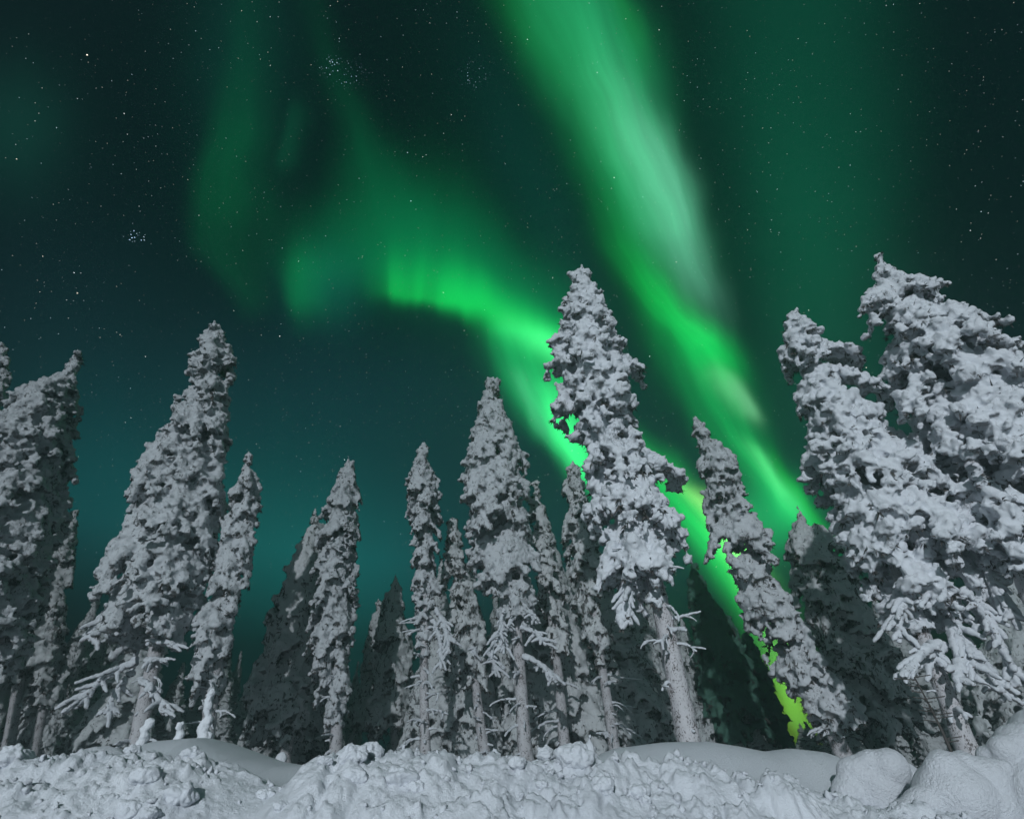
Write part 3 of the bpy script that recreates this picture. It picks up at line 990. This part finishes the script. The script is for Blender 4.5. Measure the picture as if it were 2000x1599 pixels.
# middle of the row
spruce('snow-coated spruce left of the tallest one, a regular cone above a bare branchy trunk', 1029, (963, 737), 13.4,
       [(765, 945, 978), (800, 934, 986), (850, 912, 1002), (890, 898, 1018), (930, 892, 1030), (980, 900, 1034), (1030, 892, 1044), (1080, 912, 1052), (1130, 930, 1056), (1180, 950, 1056), (1230, 980, 1050)], G1,
       mid=True, seed=53, clump=.135, spacing=.29, arms=6, droop=1.0, voxel=.036, trunk_r=.15, gap=.13, stubs=16, stub_h=(.03, .30),
       hang=[(985, 1190, 978, 1260, .035), (1005, 1200, 985, 1275, .035), (1020, 1225, 1066, 1262, .045), (1020, 1280, 1082, 1330, .05), (1000, 1230, 976, 1236, .04), (1030, 1195, 1048, 1215, .04), (985, 1215, 962, 1285, .035)])
spruce('slender snowy spruce with a small round tip, sparse stubs down its narrow trunk', 832, (828, 863), 14.2,
       [(890, 814, 842), (920, 800, 850), (950, 788, 860), (980, 786, 872), (1020, 790, 866), (1060, 800, 868), (1110, 806, 866), (1160, 806, 862), (1210, 806, 852), (1270, 802, 846)], G1,
       mid=True, seed=59, clump=.11, spacing=.25, arms=5, droop=1.0, voxel=.036, trunk_r=.12, gap=.14, stubs=26, stub_h=(.03, .40),
       hang=[(850, 1190, 878, 1272, .05), (845, 1210, 862, 1300, .045)])
spruce('pale fuzzy spruce with a small forked tip, alone against the teal sky', 655, (681, 889), 15.5,
       [(915, 668, 694), (945, 656, 702), (985, 636, 706), (1020, 630, 708), (1060, 618, 704), (1120, 604, 700), (1180, 602, 698), (1240, 604, 694), (1300, 606, 690), (1370, 615, 685), (1420, 630, 675)], G2,
       mid=True, seed=61, clump=.10, spacing=.23, arms=6, droop=1.0, voxel=.038, trunk_r=.15, gap=.12, stubs=10, stub_h=(.03, .3))
spruce('smaller frosted spruce tucked close behind the right side of the wavy-tipped one', 395, (487, 880), 12.7,
       [(905, 478, 496), (935, 462, 500), (965, 450, 512), (995, 440, 510), (1040, 430, 494), (1100, 420, 490), (1160, 405, 484), (1220, 380, 465), (1290, 365, 448), (1370, 365, 430)], G2,
       mid=True, seed=67, clump=.105, spacing=.24, arms=6, droop=1.1, voxel=.04, trunk_r=.15, gap=.12, stubs=8, stub_h=(.03, .25))
spruce('grey snowy spruce right of the aurora tail, its left side ragged against the glow', 1660, (1357, 810), 12.0,
       [(835, 1350, 1376), (870, 1360, 1400), (910, 1364, 1452), (950, 1374, 1456), (1000, 1384, 1470), (1050, 1392, 1500), (1090, 1400, 1512), (1130, 1440, 1524), (1180, 1450, 1546), (1230, 1478, 1575), (1280, 1494, 1604), (1330, 1520, 1636), (1390, 1566, 1672), (1430, 1590, 1690)], G2,
       mid=True, seed=71, clump=.125, spacing=.28, arms=6, droop=.9, voxel=.036, trunk_r=.15, gap=.16, stubs=4, stub_h=(.02, .12), limbs=[(1000, 1384, 1085, .1, .9)])
# the second row, dimmer
spruce('greenish dim spruce just behind the pale one at the left edge', 10, (134, 815), 17.0,
       [(840, 125, 146), (880, 100, 136), (925, 88, 150), (970, 70, 128), (1030, 60, 118), (1100, 40, 105), (1200, 0, 80), (1320, -20, 60)], G2, far=True,
       seed=73, clump=.14, spacing=.32, arms=5, droop=1.1, voxel=.05, trunk_r=.15, gap=.1)
spruce('dark small spruce with a sharp tip left of the wavy-tipped tall one', 62, (149, 995), 17.5,
       [(1020, 134, 153), (1050, 108, 154), (1100, 84, 150), (1150, 76, 140), (1220, 62, 130), (1300, 40, 118), (1380, 25, 105)], G2, far=True,
       seed=79, clump=.14, spacing=.32, arms=6, droop=1.2, voxel=.055, trunk_r=.14, gap=.14)
spruce('dark wide-skirted spruce behind the left side of the fuzzy pale one', 555, (616, 992), 17.0,
       [(1020, 608, 626), (1050, 592, 632), (1100, 566, 634), (1150, 540, 636), (1200, 524, 634), (1260, 502, 630), (1330, 484, 620), (1400, 466, 612), (1440, 460, 600)], G2, far=True,
       seed=83, clump=.135, spacing=.31, arms=7, droop=1.2, voxel=.055, trunk_r=.15, gap=.14)
spruce('dark pointed spruce in the gap just left of the slender one', 775, (772, 1116), 19.5,
       [(1140, 764, 780), (1170, 754, 792), (1210, 742, 800), (1260, 734, 808), (1330, 724, 816), (1420, 716, 824)], G2, far=True,
       seed=89, clump=.14, spacing=.32, arms=6, droop=1.2, voxel=.06, trunk_r=.14, gap=.14)
spruce('dark low spruce right of the fuzzy pale one, its tip beside a taller dark point', 726, (741, 1168), 21.0,
       [(1190, 734, 748), (1220, 722, 754), (1270, 708, 758), (1340, 694, 764), (1430, 680, 770)], G2, far=True,
       seed=97, clump=.14, spacing=.33, arms=6, droop=1.2, voxel=.065, trunk_r=.14, gap=.14)
spruce('dim snowy spruce peeping over the right shoulder of the regular cone', 1108, (1046, 936), 15.0,
       [(965, 1034, 1056), (1000, 1028, 1068), (1050, 1034, 1078), (1100, 1040, 1090), (1150, 1046, 1104), (1210, 1056, 1110), (1280, 1070, 1118)], G2, far=True,
       seed=101, clump=.125, spacing=.3, arms=6, droop=1.1, voxel=.045, trunk_r=.14, gap=.14, stubs=10, stub_h=(.03, .25))
spruce('dim teal spruce half hidden behind the left side of the tallest spruce', 1206, (1122, 902), 14.5,
       [(930, 1108, 1140), (960, 1096, 1150), (1000, 1094, 1160), (1060, 1098, 1170), (1120, 1104, 1176), (1180, 1120, 1180), (1240, 1136, 1190), (1300, 1160, 1205)], G2, far=True,
       seed=103, clump=.125, spacing=.3, arms=6, droop=1.1, voxel=.045, trunk_r=.13, gap=.14, stubs=12, stub_h=(.03, .28))
spruce('dim dark spruce between the slender one and the regular cone', 952, (888, 1010), 15.5,
       [(1040, 872, 900), (1090, 862, 914), (1150, 866, 930), (1210, 870, 944), (1280, 884, 958), (1340, 905, 962)], G2, far=True,
       seed=107, clump=.125, spacing=.3, arms=6, droop=1.1, voxel=.048, trunk_r=.14, gap=.16, stubs=16, stub_h=(.03, .3),
       hang=[(935, 1250, 925, 1280, .04), (950, 1270, 972, 1320, .045)])
spruce('dark broad spruce below the aurora, stepped tip between the two bright ribbons', 1755, (1558, 989), 15.5,
       [(1010, 1555, 1566), (1035, 1548, 1578), (1060, 1540, 1598), (1085, 1528, 1640), (1120, 1530, 1660), (1170, 1545, 1690), (1230, 1570, 1715), (1300, 1600, 1750), (1370, 1630, 1790), (1440, 1650, 1820)], G2, far=True,
       seed=109, clump=.11, spacing=.28, arms=7, droop=1.0, voxel=.045, trunk_r=.16, gap=.14)
spruce('dark green spruce at the left foot of the bright aurora tail', 1450, (1352, 1098), 18.0,
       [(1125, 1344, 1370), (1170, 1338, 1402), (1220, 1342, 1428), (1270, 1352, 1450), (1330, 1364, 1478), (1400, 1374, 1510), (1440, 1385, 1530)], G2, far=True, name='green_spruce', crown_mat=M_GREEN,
       seed=113, clump=.14, spacing=.32, arms=6, droop=1.1, voxel=.058, trunk_r=.15, gap=.14)
spruce('small dark green spruce in front of the lower aurora tail', 1540, (1456, 1228), 19.5,
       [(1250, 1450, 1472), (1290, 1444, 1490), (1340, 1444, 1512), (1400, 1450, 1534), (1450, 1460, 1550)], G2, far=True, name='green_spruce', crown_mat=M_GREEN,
       seed=127, clump=.14, spacing=.33, arms=6, droop=1.1, voxel=.06, trunk_r=.14, gap=.14)
spruce('dark spruce filling the corner behind the right-edge giant', 2080, (1905, 985), 15.5,
       [(1020, 1895, 1940), (1070, 1890, 1975), (1130, 1905, 2000), (1200, 1920, 2020), (1280, 1935, 2050), (1360, 1900, 2080), (1440, 1900, 2100)], G2, far=True,
       seed=131, clump=.135, spacing=.3, arms=7, droop=1.0, voxel=.05, trunk_r=.16, gap=.14)

# ------------------------------------------------------------------ the forest behind: four shapes, copied
variants = []
for k in range(4):
    pr = [(.04, 1.75), (.15, 1.65), (.35, 1.28), (.6, .8), (.8, .44), (.93, .18), (1, .05)]
    pr = [(h, r * (.85 + .15 * k / 2)) for h, r in pr]
    variants.append(gen_tree('forest_spruce', (0, 0, 0), (.15, 0, 9.0), profile=pr, seed=200 + k, clump=.16, spacing=.38, arms=6, droop=1.1, voxel=.07, far=True,
                             trunk_r=.14, gap=.14, blades=6))
DARK = 'dim spruces deep in the forest'
fills = [(-60, 1160, 24, 'at the far left edge'), (30, 1210, 25, 'low behind the left edge trees'), (110, 1195, 27, 'left of the bare-stubbed trunk'), (185, 1180, 22, 'behind the left bare-stubbed trunk'),
         (255, 1150, 24, 'showing behind the stubs of the left trunk'), (330, 1190, 23, 'behind the wavy-tipped spruce'), (420, 1250, 26, 'by the teal gap of sky'), (455, 1233, 33, 'tiny green tip in the teal gap'),
         (478, 1270, 34, 'second tiny tip in the teal gap'), (500, 1290, 25, 'low at the right of the teal gap'), (585, 1200, 24, 'behind the wide-skirted dark one'), (668, 1230, 25, 'behind the fuzzy pale one'),
         (700, 1290, 27, 'in the narrow teal notch'), (800, 1230, 26, 'behind the slender one'), (868, 1180, 22, 'right of the slender one'), (915, 1150, 23, 'left of the bare branchy trunk'),
         (975, 1120, 22, 'behind the regular cone'), (1045, 1140, 24, 'right of the bare branchy trunk'), (1090, 1100, 23, 'between the two thin trunks'), (1150, 1170, 22, 'left of the thin leaning trunk'),
         (1195, 1160, 21, 'behind the thin leaning trunk'), (1245, 1190, 23, 'left of the speckled trunk'), (1290, 1240, 24, 'behind the speckled trunk'), (1335, 1330, 26, 'low right of the speckled trunk'),
         (1400, 1380, 27, 'low by the green spruce foot'), (1600, 1290, 22, 'under the aurora end'), (1680, 1220, 21, 'right of the aurora end'), (1740, 1250, 22, 'under the snowy fingers'),
         (1820, 1330, 24, 'low behind the bare sapling'), (1885, 1350, 25, 'low under the finger boughs'), (1945, 1330, 22, 'right of the finger boughs'), (2010, 1250, 20, 'at the far right edge'),
         (2100, 1150, 19, 'beyond the right edge'),
         (918, 1075, 17, 'rising between the slender one and the regular cone'), (1000, 1045, 17.5, 'hidden behind the lower half of the regular cone'), (1078, 1015, 17, 'with its tip in the gap right of the regular cone'), (1108, 1065, 18.5, 'shorter, left of the dim teal one'), (1168, 1035, 17.5, 'behind the left flank of the tallest spruce'), (1218, 1085, 18.5, 'under the crown of the tallest spruce'), (1262, 1115, 19, 'showing past the bare trunk of the tallest spruce, on its left'), (1302, 1150, 20, 'showing right where the speckled trunk leaves its crown'), (1332, 1200, 20, 'rising left of the dark green one'), (1888, 1085, 18, 'in the dark between the broad one and the right-edge giant'), (1838, 1175, 18.5, 'in the dark under the broad one'), (22, 1100, 17, 'dense behind the lower part of the leaning pale one'), (92, 1140, 18.5, 'right of the leaning pale one'), (205, 1150, 18, 'behind the sloping left side of the wavy-tipped one'), (345, 1130, 17, 'between the wavy-tipped one and its smaller neighbour'), (862, 1090, 17.5, 'just right of the slender crown'), (642, 1150, 19, 'behind the crown of the fuzzy pale one'), (572, 1190, 20, 'behind the left slope of the wide dark one'), (1700, 1160, 18, 'right of the stepped tip'), (1775, 1210, 18, 'left of the long snowy fingers'), (1388, 1290, 19, 'between the speckled trunk and the green one'),
         (70, 1225, 19, 'showing low behind the leaning pale one'), (165, 1250, 18, 'behind the tips of the finger branches'), (225, 1215, 19, 'just left of the stubby trunk'), (300, 1230, 18, 'just right of the stubby trunk'), (365, 1290, 18, 'behind the post of packed snow'), (845, 1215, 18, 'close behind the slender trunk'), (905, 1215, 19, 'between the slender trunk and its right neighbour'), (990, 1200, 18, 'close behind the branchy trunk'), (1065, 1190, 19, 'in the first gap right of the branchy trunk'), (1130, 1200, 18, 'in the second gap right of the branchy trunk'), (1175, 1215, 19, 'under the dim teal one'), (1265, 1245, 18, 'near the foot of the speckled trunk on its left'), (1318, 1265, 20, 'near the speckled trunk on its right'), (1425, 1330, 18, 'below the dark green one'), (1655, 1262, 18, 'below the stepped tip'), (1735, 1290, 18, 'low below the stepped tip'), (1810, 1270, 18, 'behind the left snowy fingers'), (1870, 1255, 18, 'behind the middle snowy fingers'), (1955, 1240, 18, 'behind the right snowy fingers'), (590, 1310, 20, 'low in the skirt of the wide dark one'), (455, 1330, 20, 'low below the teal gap'), (1612, 1372, 15, 'nearest under the end of the aurora tail'), (1578, 1408, 17, 'small under the aurora tail'),
         (1562, 1412, 30, 'low in the bright end of the aurora tail'), (1525, 1425, 28, 'lowest at the foot of the aurora tail'), (1500, 1380, 26, 'left of the lower aurora tail'),
         (545, 1262, 28, 'right of the two tiny tips'), (240, 1240, 28, 'low between the left trunks'), (-20, 1280, 19, 'low and near at the left edge'), (130, 1290, 20, 'low left of the finger branches'),
         (880, 1260, 19, 'low right of the slender trunk'), (1225, 1270, 18, 'low left of the speckled trunk'), (1015, 1240, 20, 'low behind the branchy trunk'), (640, 1300, 21, 'low behind the fuzzy one')]
for i, (px, py, D, where) in enumerate(fills):
    v = variants[i % 4]
    tp = at_y(px, py, D)
    bx = px + (px - 900) * .22 * (1450 - py) / 300
    bs = at_y(bx, 1500.7, D)
    bs[2] = FOREST_Z - .1
    root = empty('forest_spruce', bs)
    tag(root, 'dim distant spruce ' + where, 'spruce tree', DARK)
    ax_ = mathutils.Vector(tp - bs)
    s = ax_.length / v['H']
    root.rotation_mode = 'QUATERNION'
    rot = mathutils.Vector((.15, 0, 9.0)).normalized().rotation_difference(ax_.normalized())
    root.rotation_quaternion = rot @ mathutils.Quaternion((0, 0, 1), i * 2.1)
    root.scale = (max(s, .40) * (.9 + .25 * ((i * 37) % 10) / 10),) * 2 + (s,)
    tr = link('trunk', v['trunk'], M_BARK, root)
    cr = link('crown', v['crown'], M_SNOW_FAR, root)
    link('needles', v['needles'], M_NEEDLE, cr, smooth=False)

# ------------------------------------------------------------------ saplings
def sapling():
    b = at_y(1868, 1490, 7.0)
    t = at_y(1786, 1322, 7.0)
    pth = resample(bez(b, (b + t) / 2 + np.array([.03, 0, .0]), t, 20), .03)
    root = tag(empty('bare_sapling', b), 'thin bare dark sapling with short side twigs under the snowy fingers', 'sapling')
    V, F = tube(pth - b, np.linspace(.018, .007, len(pth)), 7, .3, 5)
    st = link('stem', mesh_from('sapling_stem', V, F), M_NEEDLE, root)
    rg = np.random.default_rng(3)
    for k in range(16):
        c = pth[rg.integers(len(pth) // 4, len(pth))] - b
        sd = 1 if k % 2 else -1
        l = rg.uniform(.08, .22)
        e = c + np.array([sd * l, rg.normal(0, .05), l * .12])
        V, F = tube(resample(bez(c, (c + e) / 2, e, 6), .03), np.full(max(4, int(np.linalg.norm(e - c) / .03)), .006), 6)
        link('twig', mesh_from('sapling_twig', V, F), M_NEEDLE, st)


sapling()


def snow_post(px0, py0, px1, py1, D, r0, r1, label, seed, name='snowy_sapling'):
    """A young tree wholly packed in snow: a lumpy post with a thick foot."""
    rg = np.random.default_rng(seed)
    a, b = at_y(px0, py0, D), at_y(px1, py1, D)
    a[2] -= .08
    n = int(np.linalg.norm(b - a) / .035)
    t = np.linspace(0, 1, n)[:, None]
    Cn = a + (b - a) * t + rg.normal(0, .012, (n, 3))
    R = (r0 + (r1 - r0) * np.clip(t[:, 0] * 1.7, 0, 1) ** .6) * rg.uniform(.85, 1.12, n)
    V, F = blob_mesh(Cn - a, R, 1.0)
    me = remeshed(name, V, F, .014)
    lumpy(me, ((.12, .02, True), (.05, .012, True)), seed)
    root = tag(link(name, me, M_SNOW), label, 'sapling')
    root.location = a
    return root


snow_post(398, 1445, 415, 1348, 7.2, .105, .05, 'short sapling packed in snow like a post, on the left drift', 5)
snow_post(276, 1448, 288, 1414, 7.0, .07, .055, 'stubby snow-packed stump beside the left bare-stubbed trunk', 6, 'snowy_stump')
snow_post(347, 1450, 350, 1420, 6.6, .055, .05, 'small rounded snow-packed stump on top of the left drift', 8, 'snowy_stump')

# ------------------------------------------------------------------ loose blocks and drifted boulders
def block(px, py, size, label, seed, group, name='snow_chunk', squash=.8, sub=ICO4, mat=None, lump=1.0, sink=.25, dy=None, cat='snow chunk'):
    rg = np.random.default_rng(seed)
    p = hit_ground(px, py) if dy is None else at_y(px, py, dy)
    if p is None:
        p = at_y(px, py, 3.1)
    r = size / 2 * float((p - EYE) @ FW) / FPX * 1.12
    V, F = sub
    S = np.array([rg.uniform(.9, 1.1), rg.uniform(.8, 1.0), squash])
    q = V * S
    for _ in range(5 if lump > .8 else 0):     # broken faces
        nrm = rg.normal(0, 1, 3)
        nrm /= np.linalg.norm(nrm)
        dd = q @ nrm
        lim = rg.uniform(.62, .9)
        q = q - np.clip(dd - lim, 0, 9)[:, None] * nrm[None] * .75 * lump
    n = q / np.linalg.norm(q, axis=1)[:, None]
    ds = .34 * lump * perlin(n * 1.4 + seed, seed) + .24 * lump * (np.abs(perlin(n * 2.3 + seed, seed + 1)) - .2) * (1.0 if lump > .8 else .35) + (.06 * perlin(n * 3.7 + seed, seed + 2) + .012 * perlin(n * 11 + seed, seed + 3)) * (lump if lump > .8 else .05)
    q = (q + n * ds[:, None]) * r
    o = link(name, mesh_from(name, q, F), mat or M_GROUND)
    o.location = p + np.array([0, r * .2, r * (.35 - sink)])
    tag(o, label, cat, group)
    return o


GC = 'loose snow chunks on the plough bank'
chunks = [(690, 1472, 58, 'large angular snow chunk at the left end of the middle bank crest'), (723, 1466, 50, 'jagged snow chunk on the bank crest, right of the large angular one'), (782, 1518, 62, 'big pale snow chunk below the left part of the middle crest'),
          (812, 1536, 36, 'smaller lump touching the foot of the big pale chunk'), (634, 1484, 28, 'small round snow lump at the start of the middle bank'), (690, 1512, 46, 'rounded chunk in the hollow under the crest chunks'),
          (1124, 1474, 70, 'broad snow block on the crest, left of the smooth drift'), (1176, 1532, 50, 'egg-shaped snow block lying alone on the middle slope'), (1246, 1544, 42, 'low snow lump right of the egg-shaped block'),
          (1262, 1560, 22, 'little snow ball below the low lump'), (1012, 1488, 34, 'crest chunk near the middle of the bank'), (1066, 1470, 38, 'upright chunk left of the broad crest block'), (1060, 1530, 24, 'small chunk alone on the middle slope'),
          (282, 1512, 52, 'blurred round chunk on the left bank with a dark hollow beside it'), (350, 1550, 56, 'large rounded chunk low on the left bank'), (250, 1580, 60, 'pointed chunk at the bottom of the left bank'),
          (372, 1470, 34, 'small chunk standing on the left bank crest'), (258, 1464, 30, 'knob of snow on the left bank crest'), (520, 1552, 34, 'chunk at the left of the dark gap between banks'), (548, 1572, 30, 'chunk at the foot of the dark gap'),
          (20, 1478, 60, 'flat pale chunk at the left edge of the bank'), (290, 1588, 36, 'low chunk right of the pointed one')]
for i, (px, py, s, lb) in enumerate(chunks):
    block(px, py + s * .12, s, lb, 300 + i, GC, squash=.62)
GB = 'rounded snow-covered boulders and hummocks'


def drifted(parts, y, label, seed, name='snow_boulder', cat='boulder', smooth=14):
    """A boulder under a thick coat of powder: a few rounded bulges (pixel x, y, size) melted into one."""
    rg = np.random.default_rng(seed)
    Cn, R = [], []
    for k, (px, py, size) in enumerate(parts):
        p = at_y(px, py, y + rg.uniform(-.05, .05))
        Cn.append(p)
        R.append(size / 2 * float((p - EYE) @ FW) / FPX)
    Cn, R = np.array(Cn), np.array(R)
    base = np.array([Cn[:, 0].mean(), y, float(ground_height(np.array([Cn[:, 0].mean()]), np.array([y]), False)[0])])
    V0, F0 = ico(3)
    k = len(V0)
    V = (V0[None] * R[:, None, None] * np.array([1.0, .9, .95]) + (Cn - base)[:, None]).reshape(-1, 3)
    F = (F0[None] + (np.arange(len(Cn)) * k)[:, None, None]).reshape(-1, 3)
    me = remeshed(name, V, F, .011)
    o = bpy.data.objects.new('raw', me)
    COL.objects.link(o)
    md = o.modifiers.new('s', 'SMOOTH')
    md.factor = .5
    md.iterations = smooth
    me2 = bpy.data.meshes.new_from_object(o.evaluated_get(bpy.context.evaluated_depsgraph_get()))
    bpy.data.objects.remove(o)
    bpy.data.meshes.remove(me)
    lumpy(me2, ((.22, .022, False), (.09, .008, False), (.03, .0035, False)), seed)
    me2.name = name
    o = tag(link(name, me2, M_POWDER), label, cat, GB)
    o.location = base
    return o


drifted([(1672, 1512, 74), (1700, 1494, 62), (1738, 1500, 74), (1768, 1520, 66), (1715, 1545, 130), (1660, 1548, 70), (1760, 1550, 80)], 3.55, 'smooth snow-covered boulder beside the end of the long drift', 401)
drifted([(1846, 1505, 84), (1884, 1500, 66), (1930, 1520, 84), (1866, 1560, 150), (1935, 1580, 110), (1812, 1575, 80), (1958, 1500, 40), (1780, 1600, 70)], 3.05, 'largest smooth snow boulder at the lower right, bulging to both sides', 404)
drifted([(1930, 1478, 44), (1962, 1466, 60), (2000, 1470, 110), (2060, 1470, 170), (2020, 1560, 170)], 3.75, 'snow mound that climbs to the right edge', 405, 'snow_mound', 'mound')
block(190, 1480, 96, 'smooth snow hummock behind the left bank', 407, GB, 'snow_hummock', .55, mat=M_POWDER, lump=.5, sink=.5, dy=5.0, cat='hummock')
block(548, 1484, 20, 'tiny snow cone behind the dark gap', 408, GB, 'snow_hummock', 1.3, mat=M_POWDER, lump=.4, sink=.4, dy=5.6, cat='hummock')


def rubble():
    rg = np.random.default_rng(9)
    V0, F0 = ICO2
    parts = []
    for k in range(420):
        x = rg.uniform(-3.0, 2.6)
        y = rg.uniform(2.35, 3.08)
        if abs(x - cp[14, 0]) < .25 and rg.random() < .8:
            continue
        r = .006 + .013 * rg.random() ** 2
        z = float(ground_height(np.array([x]), np.array([y]))[0])
        q = V0 * r * rg.uniform(.75, 1.2, 3)
        q = q + (V0 * (perlin(V0 * 1.7 + k, 5) * r * 1.5)[:, None])
        parts.append((q + np.array([x, y, z + r * .3]), F0))
    V, F = merge(parts)
    tag(link('snow_rubble', mesh_from('snow_rubble', V, F), M_GROUND), 'crumbs of broken snow strewn over the plough bank', 'rubble', kind='stuff')


rubble()


# ------------------------------------------------------------------ night air
def haze():
    x0, x1, y0, y1, z0, z1 = -95, 95, -7.5, 95, -1.6, HAZE_TOP
    V = [(x, y, z) for x in (x0, x1) for y in (y0, y1) for z in (z0, z1)]
    F = [(0, 1, 3, 2), (4, 6, 7, 5), (0, 4, 5, 1), (2, 3, 7, 6), (0, 2, 6, 4), (1, 5, 7, 3)]
    m = bpy.data.materials.new('night_haze')
    m.use_nodes = True
    t = m.node_tree
    t.nodes.clear()
    v = t.nodes.new('ShaderNodeVolumePrincipled')
    v.inputs['Color'].default_value = (.14, .19, .185, 1)
    v.inputs['Density'].default_value = HAZE_DENSITY  # absorbing haze, dense enough to make the light fall off with distance
    v.inputs['Anisotropy'].default_value = 0.8
    o = t.nodes.new('ShaderNodeOutputMaterial')
    t.links.new(v.outputs[0], o.inputs['Volume'])
    tag(link('haze', mesh_from('haze', V, F), m, smooth=False), 'night haze between the trees, made dark so light fades with distance', 'haze', kind='stuff')


haze()
